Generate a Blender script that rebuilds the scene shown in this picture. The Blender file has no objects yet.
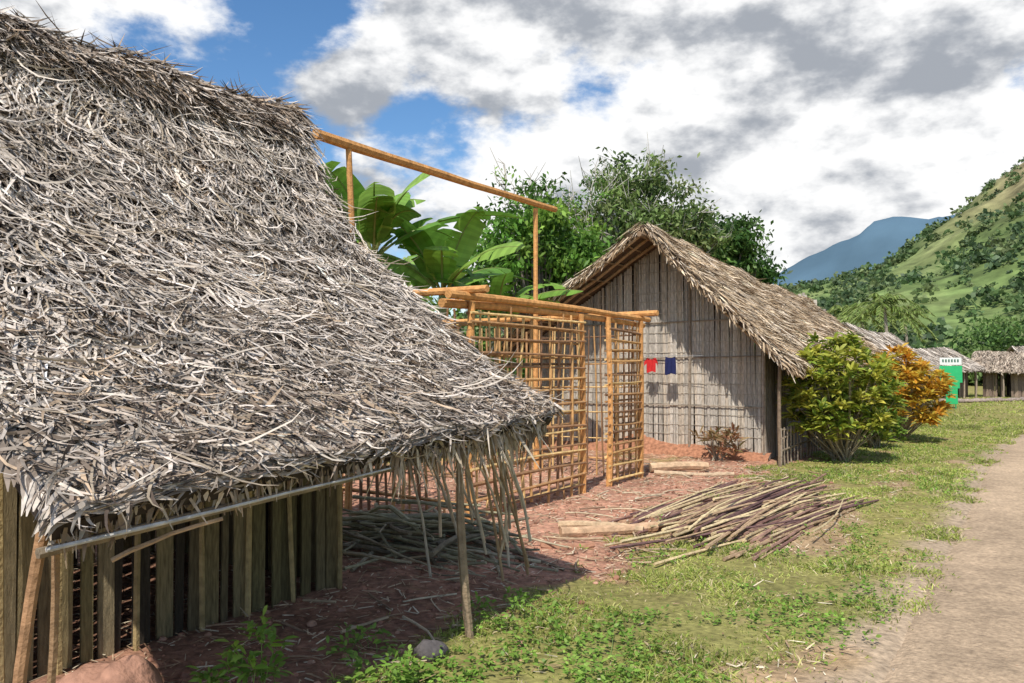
import bpy, math, numpy as np
from mathutils import Vector
rng=np.random.default_rng(11)
U=rng.uniform
scene=bpy.context.scene

# ---------------------------------------------------------------- helpers
def hsh(i,j,s):
    n=(i.astype(np.int64)*374761393+j.astype(np.int64)*668265263+s*982451653)&0xffffffff
    n=((n^(n>>13))*1274126177)&0xffffffff
    return ((n^(n>>16))&0xffff)/65535.0
def vn(x,y,s=0):
    x=np.asarray(x,float);y=np.asarray(y,float)
    i=np.floor(x);j=np.floor(y);fx=x-i;fy=y-j
    fx=fx*fx*(3-2*fx);fy=fy*fy*(3-2*fy)
    a=hsh(i,j,s);b=hsh(i+1,j,s);c=hsh(i,j+1,s);d=hsh(i+1,j+1,s)
    return (a*(1-fx)+b*fx)*(1-fy)+(c*(1-fx)+d*fx)*fy
def fbm(x,y,s=0,o=4):
    r=0;a=.5;t=0
    for k in range(o):
        r=r+a*vn(x,y,s+k*17);t+=a;a*=.5;x=x*2.03+5.1;y=y*2.03+1.7
    return r/t
def sst(a,b,x):
    t=np.clip((x-a)/(b-a),0,1);return t*t*(3-2*t)
def nrm(a): return a/np.maximum(np.linalg.norm(a,axis=-1,keepdims=True),1e-9)

class MB:
    def __init__(s): s.v=[];s.f=[];s.c=[];s.m=[];s.n=0
    def add(s,v,f,c,m=0):
        v=np.asarray(v,float).reshape(-1,3);f=np.asarray(f,np.int64).reshape(-1,4)
        c=np.asarray(c,float)
        if c.ndim==1: c=np.tile(c[:3],(len(v),1))
        s.v.append(v);s.f.append(f+s.n);s.c.append(c);s.m.append(np.full(len(f),m));s.n+=len(v)
    def build(s,name,mats,parent=None,smooth=False):
        v=np.concatenate(s.v);f=np.concatenate(s.f);c=np.concatenate(s.c);m=np.concatenate(s.m)
        me=bpy.data.meshes.new(name)
        me.vertices.add(len(v));me.vertices.foreach_set("co",v.astype(np.float32).ravel())
        me.loops.add(len(f)*4);me.loops.foreach_set("vertex_index",f.astype(np.int32).ravel())
        me.polygons.add(len(f));me.polygons.foreach_set("loop_start",np.arange(0,len(f)*4,4,dtype=np.int32))
        me.update(calc_edges=True)
        a=me.color_attributes.new("Col",'FLOAT_COLOR','POINT')
        a.data.foreach_set("color",np.hstack([c,np.ones((len(c),1))]).astype(np.float32).ravel())
        for mt in mats: me.materials.append(mt)
        me.polygons.foreach_set("material_index",m.astype(np.int32))
        me.polygons.foreach_set("use_smooth",np.full(len(f),bool(smooth)))
        me.update()
        o=bpy.data.objects.new(name,me);scene.collection.objects.link(o)
        if parent: o.parent=parent
        return o
def empty(name):
    o=bpy.data.objects.new(name,None);scene.collection.objects.link(o);return o
def cj(c,a=.18): return np.clip(np.array(c)*(1+U(-a,a)),0,1)

def tube(mb,pts,rad,col,m=0,n=6):
    pts=np.asarray(pts,float);K=len(pts);rad=np.broadcast_to(np.asarray(rad,float),(K,))
    t=nrm(np.gradient(pts,axis=0))
    ref=np.array([0,0,1.]) if abs(t[0][2])<.8 else np.array([1.,0,0])
    a=nrm(np.cross(t,ref));b=np.cross(t,a)
    ang=np.arange(n)*2*np.pi/n
    V=pts[:,None]+rad[:,None,None]*(a[:,None]*np.cos(ang)[None,:,None]+b[:,None]*np.sin(ang)[None,:,None])
    F=[]
    for k in range(K-1):
        for i in range(n):
            j=(i+1)%n;F.append((k*n+i,k*n+j,(k+1)*n+j,(k+1)*n+i))
    e=(K-1)*n
    if n==6: F+=[(3,2,1,0),(5,4,3,0),(e,e+1,e+2,e+3),(e,e+3,e+4,e+5)]
    else: F+=[(3,2,1,0),(7,4,3,0),(7,6,5,4),(e,e+1,e+2,e+3),(e,e+3,e+4,e+7),(e+4,e+5,e+6,e+7)]
    mb.add(V,F,col,m)
def pole(mb,a,b,r,col,m=0,n=6,bend=.015,taper=.85,seg=5,knob=True):
    a=np.array(a,float);b=np.array(b,float);L=np.linalg.norm(b-a)
    k=np.linspace(0,1,seg+1)[:,None]
    off=rng.normal(0,1,3)*bend*L
    off2=rng.normal(0,1,(seg+1,3))*bend*L*.15
    p=a+(b-a)*k+off*np.sin(k*np.pi)+off2*np.sin(k*np.pi)
    r=r*(1-(1-taper)*k[:,0])*(1+(U(-.08,.08,seg+1) if knob else 0))
    tube(mb,p,r,cj(col),m,n)
BF=[(0,1,3,2),(4,6,7,5),(0,4,5,1),(2,3,7,6),(0,2,6,4),(1,5,7,3)]
def box(mb,c,ax,ay,az,col,m=0):
    c=np.array(c,float);V=[]
    for i in(-1,1):
        for j in(-1,1):
            for k in(-1,1): V.append(c+i*np.array(ax)+j*np.array(ay)+k*np.array(az))
    mb.add(V,BF,col,m)
def strips(mb,P,W,col,m=0):
    N,K,_=P.shape
    V=np.stack([P-W,P+W],2).reshape(N*K*2,3)
    b=(np.arange(N)*K*2)[:,None]+(np.arange(K-1)*2)[None]
    F=np.stack([b,b+1,b+3,b+2],-1).reshape(-1,4)
    C=np.repeat(col,K*2,axis=0)
    mb.add(V,F,C,m)
def leaves(mb,O,D,L,W,col,droop=.2,prof=(.15,1,.1),m=0,up=False):
    N=len(O);K=len(prof);D=nrm(D)
    L=np.broadcast_to(L,(N,));W=np.broadcast_to(W,(N,))
    k=np.linspace(0,1,K)
    P=O[:,None]+D[:,None]*(L[:,None]*k)[...,None]
    P[:,:,2]-=(L[:,None]*droop*k**2)
    ref=rng.normal(0,1,(N,3))
    if up: ref=ref*.35+np.array([0,0,1.])
    S=nrm(np.cross(D,ref))
    Wv=S[:,None]*(W[:,None]*np.array(prof)[None]*.5)[...,None]
    strips(mb,P,Wv,col,m)
def pal(n,cols,w=None,j=.15):
    cols=np.array(cols,float)
    i=rng.choice(len(cols),n,p=w)
    return np.clip(cols[i]*(1+rng.normal(0,j,(n,1))),.005,1)
def grid(mb,P,col,m=0):
    a,b,_=P.shape
    i=(np.arange(a-1)*b)[:,None]+np.arange(b-1)[None]
    F=np.stack([i,i+1,i+b+1,i+b],-1).reshape(-1,4)
    c=np.asarray(col,float)
    mb.add(P,F,c.reshape(-1,3) if c.ndim>1 else c,m)
def rdir(n): return nrm(rng.normal(0,1,(n,3)))

# ---------------------------------------------------------------- materials
def mat(name,rough=.85,nscale=20,namt=.35,bump=.3,bscale=60,trans=0,stretch=(1,1,1),spec=.2,tint=(1,1,1),det=5):
    m=bpy.data.materials.new(name);m.use_nodes=True;nt=m.node_tree;N=nt.nodes;L=nt.links;N.clear()
    out=N.new('ShaderNodeOutputMaterial');p=N.new('ShaderNodeBsdfPrincipled')
    p.inputs['Roughness'].default_value=rough;p.inputs['Specular IOR Level'].default_value=spec
    at=N.new('ShaderNodeAttribute');at.attribute_name='Col'
    tc=N.new('ShaderNodeTexCoord');mp=N.new('ShaderNodeMapping');mp.inputs['Scale'].default_value=stretch
    L.new(tc.outputs['Object'],mp.inputs[0])
    n1=N.new('ShaderNodeTexNoise');n1.inputs['Scale'].default_value=nscale;n1.inputs['Detail'].default_value=det
    L.new(mp.outputs[0],n1.inputs['Vector'])
    mr=N.new('ShaderNodeMapRange');mr.inputs[1].default_value=.25;mr.inputs[2].default_value=.75
    mr.inputs[3].default_value=1-namt;mr.inputs[4].default_value=1+namt
    L.new(n1.outputs[0],mr.inputs[0])
    mx=N.new('ShaderNodeVectorMath');mx.operation='MULTIPLY'
    cb=N.new('ShaderNodeVectorMath');cb.operation='SCALE'
    L.new(at.outputs['Color'],mx.inputs[0]);mx.inputs[1].default_value=tint
    L.new(mx.outputs[0],cb.inputs[0]);L.new(mr.outputs[0],cb.inputs['Scale'])
    L.new(cb.outputs[0],p.inputs['Base Color'])
    if bump>0:
        n2=N.new('ShaderNodeTexNoise');n2.inputs['Scale'].default_value=bscale;n2.inputs['Detail'].default_value=6
        L.new(mp.outputs[0],n2.inputs['Vector'])
        bp=N.new('ShaderNodeBump');bp.inputs['Strength'].default_value=bump;bp.inputs['Distance'].default_value=.02
        L.new(n2.outputs[0],bp.inputs['Height']);L.new(bp.outputs[0],p.inputs['Normal'])
    if trans>0:
        tr=N.new('ShaderNodeBsdfTranslucent');L.new(cb.outputs[0],tr.inputs[0])
        ms=N.new('ShaderNodeMixShader');ms.inputs[0].default_value=trans
        L.new(p.outputs[0],ms.inputs[1]);L.new(tr.outputs[0],ms.inputs[2]);L.new(ms.outputs[0],out.inputs[0])
    else: L.new(p.outputs[0],out.inputs[0])
    return m
M_soil=mat('soil',.95,18,.45,1.0,28)
M_road=mat('packed_earth',.95,26,.34,1.0,55)
M_thatch=mat('palm_thatch',.9,30,.25,0,det=2)
M_wood=mat('weathered_wood',.8,12,.45,.5,60,stretch=(6,6,.8))
M_bark=mat('bark',.85,15,.35,.5,50)
M_bamboo=mat('bamboo',.6,10,.35,0,40,spec=.35,det=2)
M_leaf=mat('leaf',.5,4,.2,0,trans=.35,spec=.3,det=1)
M_grass=mat('grass_blade',.6,2,.2,0,trans=.3,det=1)
M_stone=mat('stone',.9,14,.4,.8,30)
M_hill=mat('hillside',.95,.2,.5,0)
M_mtn=mat('far_mountain',1,.004,.2,0,spec=0)
M_cloth=mat('cloth',.9,20,.12,.2,80)
M_paint=mat('painted_board',.5,8,.08,.05,40,spec=.4)

# ---------------------------------------------------------------- terrain
road_pts=np.array([(1.25,-60),(1.25,-20),(1.25,0),(1.25,10),(1.2,18),(1.6,23),(3.0,28),(6,33),(12,38),(26,44),(60,52),(140,70)],float)
def catmull(P,n=40):
    out=[]
    Q=np.vstack([2*P[0]-P[1],P,2*P[-1]-P[-2]])
    for i in range(1,len(Q)-2):
        t=np.linspace(0,1,n,endpoint=False)[:,None]
        a,b,c,d=Q[i-1],Q[i],Q[i+1],Q[i+2]
        out.append(.5*((2*b)+(c-a)*t+(2*a-5*b+4*c-d)*t**2+(3*b-a-3*c+d)*t**3))
    return np.vstack(out)
RC=catmull(road_pts,30)
def road_dist(x,y):
    x=np.asarray(x,float);sh=x.shape;xf=x.ravel();yf=np.asarray(y,float).ravel()
    best=np.full(len(xf),1e9)
    sel=(xf>-8)&(xf<160)&(yf>-60)&(yf<90)
    xs=xf[sel];ys=yf[sel];b=np.full(len(xs),1e9)
    for i in range(len(RC)-1):
        a=RC[i];d=RC[i+1]-a;l=d@d
        t=np.clip(((xs-a[0])*d[0]+(ys-a[1])*d[1])/l,0,1)
        b=np.minimum(b,(xs-a[0]-t*d[0])**2+(ys-a[1]-t*d[1])**2)
    best[sel]=np.sqrt(b)
    return best.reshape(sh)
RW=2.12
def gh(x,y):
    x=np.asarray(x,float);y=np.asarray(y,float)
    h=.06*(fbm(x*.5,y*.5,3)-.5)+.03*(fbm(x*2.5,y*2.5,5)-.5)
    near=np.exp(-((x+4.2)**2/2+(y-8.5)**2/9))
    return h+.05*near
def gz(x,y): return float(gh(np.array([x]),np.array([y]))[0])
def axis(a,b,st,far,g):
    c=list(np.arange(a,b,st));s=st
    while c[-1]<far: s*=g;c.append(c[-1]+s)
    s=st;l=[]
    q=a
    while q>-far: s*=g;q-=s;l.append(q)
    return np.array(l[::-1]+c)
gx=axis(-9,4,.07,4500,1.09);gy=axis(0,16,.07,4500,1.06)
X,Y=np.meshgrid(gx,gy,indexing='ij')
RD=road_dist(X,Y)
def grassmask(x,y):
    """1 grass, 0 bare red soil"""
    n=fbm(x*1.3,y*1.3,21)-.5;n2=fbm(x*4,y*4,33)-.5
    e=n*1.9+n2*1.2
    lim=np.interp(y,[0,3,4.6,5.6,6.5,8,10.5,12,13,14.5,16,28],[-2.5,-2.7,-3.1,-3.0,-3.1,-3.2,-3.2,-3.5,-4.1,-4.2,-3.9,-3.9])
    g=sst(-.25,.25,(x-lim)+e)
    g=np.maximum(g,sst(.1,.35,n+.12*np.ones_like(x))*sst(12.0,13,y)*.8)
    g=np.maximum(g,sst(-9.2,-10.2,x+e))
    g=np.maximum(g,sst(28,30,y))
    worn=sst(.54,.70,fbm(x*1.5+3,y*1.1+7,25)+.10*sst(-1.7,-.9,x))*(x<-.8)*(y<22)
    g=g*(1-.8*worn)
    return g
GM=grassmask(X,Y)
rgh=(X>-10)&(X<5)&(Y<18)
Z=gh(X,Y)-.07*(1-sst(RW-.35,RW+.02,RD))+(.05*(fbm(X*7,Y*7,9)-.5)*(1-.5*GM))*rgh
n1=fbm(X*3,Y*3,41)[...,None];n2=fbm(X*.35,Y*.35,43)[...,None];n5=fbm(X*9,Y*9,47)[...,None]
gcol=np.array([.20,.195,.065])*(.5+.6*n1+.4*n5)+np.array([.10,.06,.02])*n2
red=np.array([.39,.195,.125])*(.25+.8*n1+.75*n5)+np.array([.06,.06,.055])*n2
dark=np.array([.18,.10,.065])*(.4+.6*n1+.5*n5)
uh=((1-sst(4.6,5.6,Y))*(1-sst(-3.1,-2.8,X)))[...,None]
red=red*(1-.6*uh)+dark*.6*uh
# tan, leaf-strewn dirt on the worn verge
tan=np.array([.36,.24,.15])*(.4+.7*n1+.6*n5)
vg=sst(-3.2,-2.4,X)[...,None];red=red*(1-vg)+tan*vg
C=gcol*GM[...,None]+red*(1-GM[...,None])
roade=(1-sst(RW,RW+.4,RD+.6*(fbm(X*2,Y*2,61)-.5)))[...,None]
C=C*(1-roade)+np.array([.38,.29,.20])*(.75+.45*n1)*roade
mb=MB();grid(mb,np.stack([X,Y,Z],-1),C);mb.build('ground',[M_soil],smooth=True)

# road sheet
mb=MB();T=nrm(np.gradient(RC,axis=0));Nn=np.stack([T[:,1],-T[:,0]],-1)
tt=np.linspace(0,len(RC)-1,1900);RCd=np.stack([np.interp(tt,np.arange(len(RC)),RC[:,i]) for i in(0,1)],-1)
Nd=nrm(np.stack([np.interp(tt,np.arange(len(RC)),Nn[:,i]) for i in(0,1)],-1))
w=np.linspace(-1,1,55)
PX=RCd[:,None,0]+Nd[:,None,0]*w*RW;PY=RCd[:,None,1]+Nd[:,None,1]*w*RW
wob=.12*(fbm(PY*.8,PX*0,78)-.5)
rut=np.exp(-((np.abs(w+wob)-.42)/.14)**2)
PZ=gh(PX,PY)+.004-.03*rut-.05*sst(.93,1,np.abs(w))+.025*(fbm(PX*4,PY*4,71)-.5)
nn=fbm(PX*2.2,PY*.6,73)[...,None];n3=fbm(PX*9,PY*9,75)[...,None];n4=fbm(PX*.7,PY*.5,76)[...,None]
rc=np.array([.43,.32,.215])*(.30+.5*nn+.5*n3+.4*n4)
rc=rc*(1+.14*rut[...,None])
cg=(np.exp(-(w/.16)**2)[None]*sst(.45,.6,fbm(PX*1.5,PY*1.5,77)))[...,None]*.5
rc=rc*(1-cg)+np.array([.20,.165,.08])*cg
grid(mb,np.stack([PX,PY,PZ],-1),rc);mb.build('dirt_road',[M_road],smooth=True)

# hill
hx=np.arange(-700,700,5.);hy=np.arange(95,760,5.)
HX,HY=np.meshgrid(hx,hy,indexing='ij')
def hillh(x,y):
    cr=np.interp(x,[-700,-400,-250,-135,-90,-62,-45,-29,-9,40,100,250,700],[25,30,38,44,46,53,66,81,99,135,170,220,250])
    f=sst(100,520,y+25*(fbm(x*.012,y*.012,81)-.5)*2)
    h=cr*f
    h+=f*(26*(fbm(x*.016,y*.016,83)-.5)+14*(fbm(x*.05,y*.05,85)-.5))*(1-.6*sst(360,500,y))
    return h-1.5*(1-sst(100,130,y))
HZ=hillh(HX,HY)
a=fbm(HX*.03,HY*.03,91)[...,None];b=fbm(HX*.12,HY*.12,92)[...,None]
hc=np.array([.12,.17,.055])*(.35+1.3*b)
top=sst(48,88,HZ+60*(a[...,0]-.5))[...,None]
hc=hc*(1-top*.8)+np.array([.26,.20,.115])*(.5+1.0*b)*top*.8
fld=sst(.56,.66,a)*(1-top);hc=hc*(1-fld*.6)+np.array([.20,.24,.09])*fld*.6*(.6+.8*b)
mb=MB();grid(mb,np.stack([HX,HY,HZ],-1),hc);mb.build('hill',[M_hill],smooth=True)
mb=MB();nT=7500
tx=U(-300,80,nT*2);ty=125+395*U(0,1,nT*2)**.8
kp=fbm(tx*.03,ty*.03,91)<.60+rng.normal(0,.09,len(tx));tx=tx[kp][:nT];ty=ty[kp][:nT]
tz=hillh(tx,ty);keep=U(0,1,len(tx))>sst(50,95,tz)*.6;tx,ty,tz=tx[keep],ty[keep],tz[keep];n=len(tx)
per=26
R=(.6+2.9*U(0,1,n)**2)*(1-.35*sst(40,100,tz))
D=rdir(n*per);D[:,2]=np.abs(D[:,2])
O=np.repeat(np.stack([tx,ty,tz+R*.1],-1),per,0)+D*np.repeat(R,per)[:,None]*U(.5,1,(n*per,1))
cc=np.repeat(pal(n,[(.095,.16,.06),(.13,.20,.075),(.18,.23,.095),(.085,.135,.065)]),per,0)*U(.7,1.3,(n*per,1))  # greens brightened and blued, distance haze put into the leaf colour
lr=np.repeat(np.clip(R*.6,.6,1.7),per)
leaves(mb,O,rdir(n*per),U(.8,1.3,n*per)*lr,U(.7,1.1,n*per)*lr,cc)
mb.build('hillside_trees',[M_leaf])
# far mountain
mx_=np.arange(-2600,1800,30.);my=np.arange(2500,4200,40.)
MX,MY=np.meshgrid(mx_,my,indexing='ij')
cr=np.interp(MX,[-2600,-1500,-1100,-980,-860,-740,-640,-540,-440,-340,-150,100,1800],[60,150,270,370,440,475,520,590,600,585,580,600,620])
MZ=cr*np.exp(-((MY-3300)/420)**2)+90*(fbm(MX*.004,MY*.004,95)-.5)*np.exp(-((MY-3300)/700)**2)+35*(fbm(MX*.015,MY*.015,96)-.5)-20
mb=MB();grid(mb,np.stack([MX,MY,MZ],-1),np.array([.085,.145,.20]));mb.build('mountain',[M_mtn],smooth=True)  # blue tint paints aerial haze into the mountain's base colour

# ---------------------------------------------------------------- thatch
def make_S(profile,y0,y1,zmod=None):
    p=np.array(profile,float);d=np.linalg.norm(np.diff(p,axis=0),axis=1);Ls=d.sum();sl=np.r_[0,np.cumsum(d)]/Ls
    tx_=(p[-1]-p[-2])/d[-1]
    def S(s,t):
        s=np.asarray(s,float);t=np.asarray(t,float);e=np.maximum(s-1,0)*Ls
        x=np.interp(s,sl,p[:,0])+e*tx_[0]*.45
        z=np.interp(s,sl,p[:,1])-e*1.1
        y=y0+(y1-y0)*t
        if zmod is not None: z=z+zmod(np.clip(s,0,1),np.clip(t,-.1,1.1))
        z=z-.35*np.maximum(np.abs(t-.5)-.5,0)*(y1-y0)
        return np.stack([x,y,z],-1)
    S.Ls=Ls;S.Lt=y1-y0
    return S
def Snorm(S,s,t):
    e=.01
    du=S(s+e,t)-S(s-e,t);dv=S(s,t+e)-S(s,t-e)
    n=nrm(np.cross(du,dv));n*=np.where(n[...,2:3]<0,-1,1)
    return n
def thatch(mb,S,N,cols,w=None,s0=0,s1=1,rows=12,rowmix=.6,L=(.15,.4),W=(.012,.024),th=.5,h=(.01,.06),lift=.04,cross=False,jit=.2,K=4,m=0,curl=.35,flow=0,clump=.5,over=.22):
    s=U(s0,s1,N);t=U(-.003,1.003,N)
    if rows:
        r=np.floor(U(0,rows,N))/rows*(s1-s0)+s0+rng.normal(0,.008,N)+.03*(vn(t*S.Lt*1.3,t*0,31)-.5)
        s=np.where(U(0,1,N)<rowmix,r,s)
    s=np.clip(s,0,1.0)
    theta=rng.normal(0,th,N)
    if flow: theta=theta*.55+flow*2.4*(fbm(s*S.Ls*1.7,t*S.Lt*1.7,int(s0*100)+301,3)-.5)*2
    if cross: theta=np.where(U(0,1,N)<.5,1,-1)*(.95+rng.normal(0,.12,N))
    Le=U(*L,N)
    k=np.linspace(0,1,K)
    curv=rng.normal(0,curl,N)
    th_k=theta[:,None]+curv[:,None]*(k[None]*1.3-.2)*1.5
    ds=np.cos(th_k)*Le[:,None]/(K-1)/S.Ls;dt=np.sin(th_k)*Le[:,None]/(K-1)/S.Lt
    sk=s[:,None]+np.cumsum(ds,1)-ds;tk=t[:,None]+np.cumsum(dt,1)-dt
    ov=over*U(.3,1.6,(N,1))
    sk=np.where(sk>1,1+(sk-1)*ov,sk);tk=np.where(tk>1,1+(tk-1)*ov,np.where(tk<0,tk*ov,tk))
    n=Snorm(S,np.clip(sk,.02,.99),tk)
    hh=U(*h,N)[:,None]+np.abs(rng.normal(0,lift,N))[:,None]*k[None]**1.5
    P=S(sk,tk)+n*hh[...,None]
    d=nrm(np.gradient(P,axis=1)+1e-6);side=nrm(np.cross(d,n))
    tw=rng.normal(0,.45,N)[:,None]+rng.normal(0,.5,N)[:,None]*k[None]
    side=side*np.cos(tw)[...,None]+n*np.sin(tw)[...,None]
    pr=np.interp(k,[0,.3,.75,1],[.8,1,.7,.12])
    Wd=U(*W,N)[:,None]*pr[None]*.5
    cm=(1-clump*.5)+clump*1.0*fbm(s*S.Ls*2.6,t*S.Lt*2.6,411,3)
    strips(mb,P,side*Wd[...,None],np.clip(pal(N,cols,w,jit)*cm[:,None],0,.8),m)
def roofbase(mb,S,col,th=.07,nu=30,nv=30):
    s,t=np.meshgrid(np.linspace(0,1,nu),np.linspace(0,1,nv),indexing='ij')
    n=Snorm(S,np.clip(s,.02,.98),t)
    A=S(s,t)+n*.0;B=S(s,t)-n*th
    grid(mb,A,col);grid(mb,B,col)
    for a_,b_ in((A[0],B[0]),(A[-1],B[-1]),(A[:,0],B[:,0]),(A[:,-1],B[:,-1])):
        grid(mb,np.stack([a_,b_],0),col)

GREY=[(.49,.43,.375),(.345,.29,.24),(.21,.165,.13),(.09,.068,.055),(.38,.285,.20)]
GW=[.26,.27,.22,.15,.10]
# ---- hut one
hut=empty('thatched_hut')
HY0,HY1=1.44,4.86
def zm1(s,t): return -.24*(1-t)*s**2+.06*(fbm(s*5+3,t*5,101)-.5)*2-.07*(1-s)*np.sin(np.clip(t,0,1)*np.pi)
RP=[(-5.75,4.02),(-5.6,3.88),(-5.25,3.29),(-4.65,2.57),(-4.0,2.05),(-3.5,1.69),(-2.9,1.38)]
LP=[(-11.5-x,z) for x,z in RP]
S1=make_S(RP,HY0,HY1,zm1);S1l=make_S(LP,HY0,HY1,zm1)
mb=MB();roofbase(mb,S1,(.045,.035,.028));roofbase(mb,S1l,(.045,.035,.028))
thatch(mb,S1,18000,GREY,GW,rows=12,rowmix=.55,th=.5,L=(.12,.36),W=(.008,.020),h=(.0,.05),lift=.045,K=5,curl=.6,flow=.4,clump=1.1)
thatch(mb,S1,5500,[(.57,.51,.455),(.47,.41,.35)],None,s1=.85,rows=12,rowmix=.6,th=.7,L=(.14,.40),W=(.008,.018),h=(.05,.10),lift=.055,K=5,curl=.85,flow=.5,clump=.8)
thatch(mb,S1,7500,[(.51,.455,.395),(.38,.325,.27),(.26,.21,.17)],None,s0=.66,s1=1.0,rows=0,L=(.18,.36),W=(.020,.034),h=(.05,.07),lift=.005,cross=True,curl=.06,clump=.8,over=.25)
thatch(mb,S1,2600,GREY,GW,s0=.66,s1=1.0,rows=0,L=(.1,.32),W=(.008,.02),h=(.06,.10),lift=.04,th=.8,curl=.7,K=5,over=.4)
thatch(mb,S1,420,[(.50,.44,.37),(.33,.27,.2)],None,s0=.1,s1=1,rows=0,L=(.3,.6),W=(.008,.016),h=(.07,.10),lift=.12,th=.9,curl=.9,K=6,over=.5)
thatch(mb,S1l,6000,GREY,GW,rows=14,L=(.2,.45),W=(.015,.03),K=3)
mb.build('roof_thatch',[M_thatch],hut)
mb=MB()
def ridgecap(mb,S,n,cols,w,s1=.09,h=.09,L=(.25,.5),over=.25,lift=.05):
    thatch(mb,S,n,cols,w,s0=-.0,s1=s1,rows=0,L=L,W=(.012,.026),th=.35,h=(h*.5,h),lift=lift,over=over)
ridgecap(mb,S1,3200,GREY,GW,.07,.11,(.15,.36),.3,.07);ridgecap(mb,S1l,2200,GREY,GW,.05,.11,(.15,.36),.3,.07)
for SS in(S1,S1l): thatch(mb,SS,1300,GREY,GW,s0=0,s1=.025,rows=0,L=(.15,.42),W=(.012,.026),th=1.3,h=(.06,.12),lift=.07,over=.5)
t=np.linspace(0,1,60);r0=S1(np.zeros(60),t)
r0[:,2]+=.02*(vn(t*22,t*0,5));tube(mb,r0,.055,(.10,.075,.06))
mb.build('ridge_cap',[M_thatch],hut)
mb=MB();N=1000
yy=np.where(U(0,1,N)<.5,U(3.2,4.8,N),U(HY0,4.8,N));t=(yy-HY0)/(HY1-HY0)
O=S1(np.ones(N)*.99,t)-np.array([.0,0,.03])+rng.normal(0,.02,(N,3))
D=np.stack([rng.normal(0,.25,N),rng.normal(0,.35,N),-np.ones(N)],-1)
leaves(mb,O,D,np.where(yy>3.2,U(.04,.36,N)*U(.1,1,N),U(.02,.14,N)),U(.010,.024,N),pal(N,[(.44,.36,.27),(.28,.21,.14),(.5,.43,.33)]),droop=0,prof=(.8,1,.7,.2))
mb.build('eave_fringe',[M_thatch],hut)
# walls
mb=MB()
def plankwall(mb,A,B,z0,topf,wr,cols,gap=.012,th=.015,jz=.04,m=0,skip=0,yawr=.12,cv=.25):
    A=np.array(A,float);B=np.array(B,float);L=np.linalg.norm(B-A);d=(B-A)/L;nr=np.array([d[1],-d[0]])
    s=0
    while s<L:
        w_=min(U(*wr),L-s)
        if w_<.008:break
        if U()>=skip:
            c=A+d*(s+w_/2);zt=topf(c[0],c[1])+U(-jz,0);zb=z0+U(-.01,.03)
            off=nr*U(-.012,.012);col=cj(cols[rng.integers(len(cols))],cv)
            yaw=U(-yawr,yawr);dd=d*math.cos(yaw)+nr*math.sin(yaw);lean=d*U(-.008,.008)
            ctr=np.array([c[0]+off[0],c[1]+off[1],(zt+zb)/2])
            box(mb,ctr,(dd[0]*w_/2,dd[1]*w_/2,0),(nr[0]*th/2,nr[1]*th/2,0),(lean[0]*(zt-zb),lean[1]*(zt-zb),(zt-zb)/2),col,m)
        s+=w_+U(0,gap)
def zr1(x,y):
    xx=abs(x+5.75)-5.75;return float(np.interp(xx,[p[0] for p in RP],[p[1] for p in RP]))-.13
OL=[(.18,.14,.07),(.24,.19,.10),(.12,.095,.055),(.26,.21,.125),(.06,.048,.036),(.15,.125,.06)]
plankwall(mb,(-4.6,1.5),(-4.6,4.45),-.05,lambda x,y:2.2,(.05,.14),OL,.06,yawr=.25,cv=.35)
plankwall(mb,(-6.9,4.45),(-4.6,4.45),-.05,zr1,(.08,.2),OL,.02)
plankwall(mb,(-6.9,1.5),(-4.6,1.5),-.05,zr1,(.08,.2),OL,.02)
plankwall(mb,(-6.9,1.5),(-6.9,4.45),-.05,lambda x,y:2.2,(.08,.2),OL,.02)
mb.build('plank_walls',[M_wood],hut)
mb=MB()
for yv in(2.0,2.3,2.75,3.2,3.55,3.95,4.4): pole(mb,(-4.54,yv,-.05),(-4.55,yv+U(-.05,.05),2.05),U(.016,.032),(.36,.27,.13),bend=.012)
pole(mb,(-3.03,4.07,-.1),(-3.16,4.12,1.32),.027,(.27,.20,.13),bend=.012)
pole(mb,(-3.13,1.47,-.1),(-3.08,1.50,1.14),.027,(.33,.19,.10),bend=.02,n=8)
pole(mb,(-3.25,1.60,-.1),(-3.12,1.56,1.12),.018,(.28,.18,.1),bend=.02)
e0=S1(np.array([1.0]),np.array([0.0]))[0];e1=S1(np.array([1.0]),np.array([.5]))[0];e2=S1(np.array([1.0]),np.array([1.0]))[0]
pole(mb,e0+[.02,-.03,-.075],e1+[.02,0,-.085],.009,(.42,.41,.39),bend=.006,taper=.6)
pole(mb,e0+[-.06,-.02,-.10],e2+[-.06,-.02,-.11],.02,(.25,.2,.14),bend=.004)
pole(mb,(-4.4,1.5,1.95),(-4.4,4.85,2.02),.03,(.2,.15,.1),bend=.004)
for yv in np.linspace(1.55,4.75,8):
    tq=(yv-HY0)/(HY1-HY0)
    P=np.array([S1(np.array([q]),np.array([tq]))[0] for q in np.linspace(.02,.99,7)]);P[:,2]-=.10
    tube(mb,P,.018,cj((.2,.15,.1)))
pole(mb,(-3.12,1.78,.93),(-2.92,2.15,1.06),.011,(.50,.36,.24),bend=.03)
mb.build('posts_and_rafters',[M_bark],hut)
mb=MB()
for i in range(22):
    x=U(-4.35,-3.3);y=5.2+U(-.25,.3);zb=U(.0,.55);pole(mb,(x+U(-.15,.15),y+U(-.1,.2),zb),(x,y-.25,U(.9,1.35)),U(.007,.014),[(.58,.46,.32),(.36,.24,.13),(.5,.43,.33)][rng.integers(3)],bend=.03)
pole(mb,(-4.6,5.15,1.2),(-3.2,4.95,1.27),.014,(.4,.27,.15))
mb.build('hanging_sticks',[M_bamboo],hut)

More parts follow.
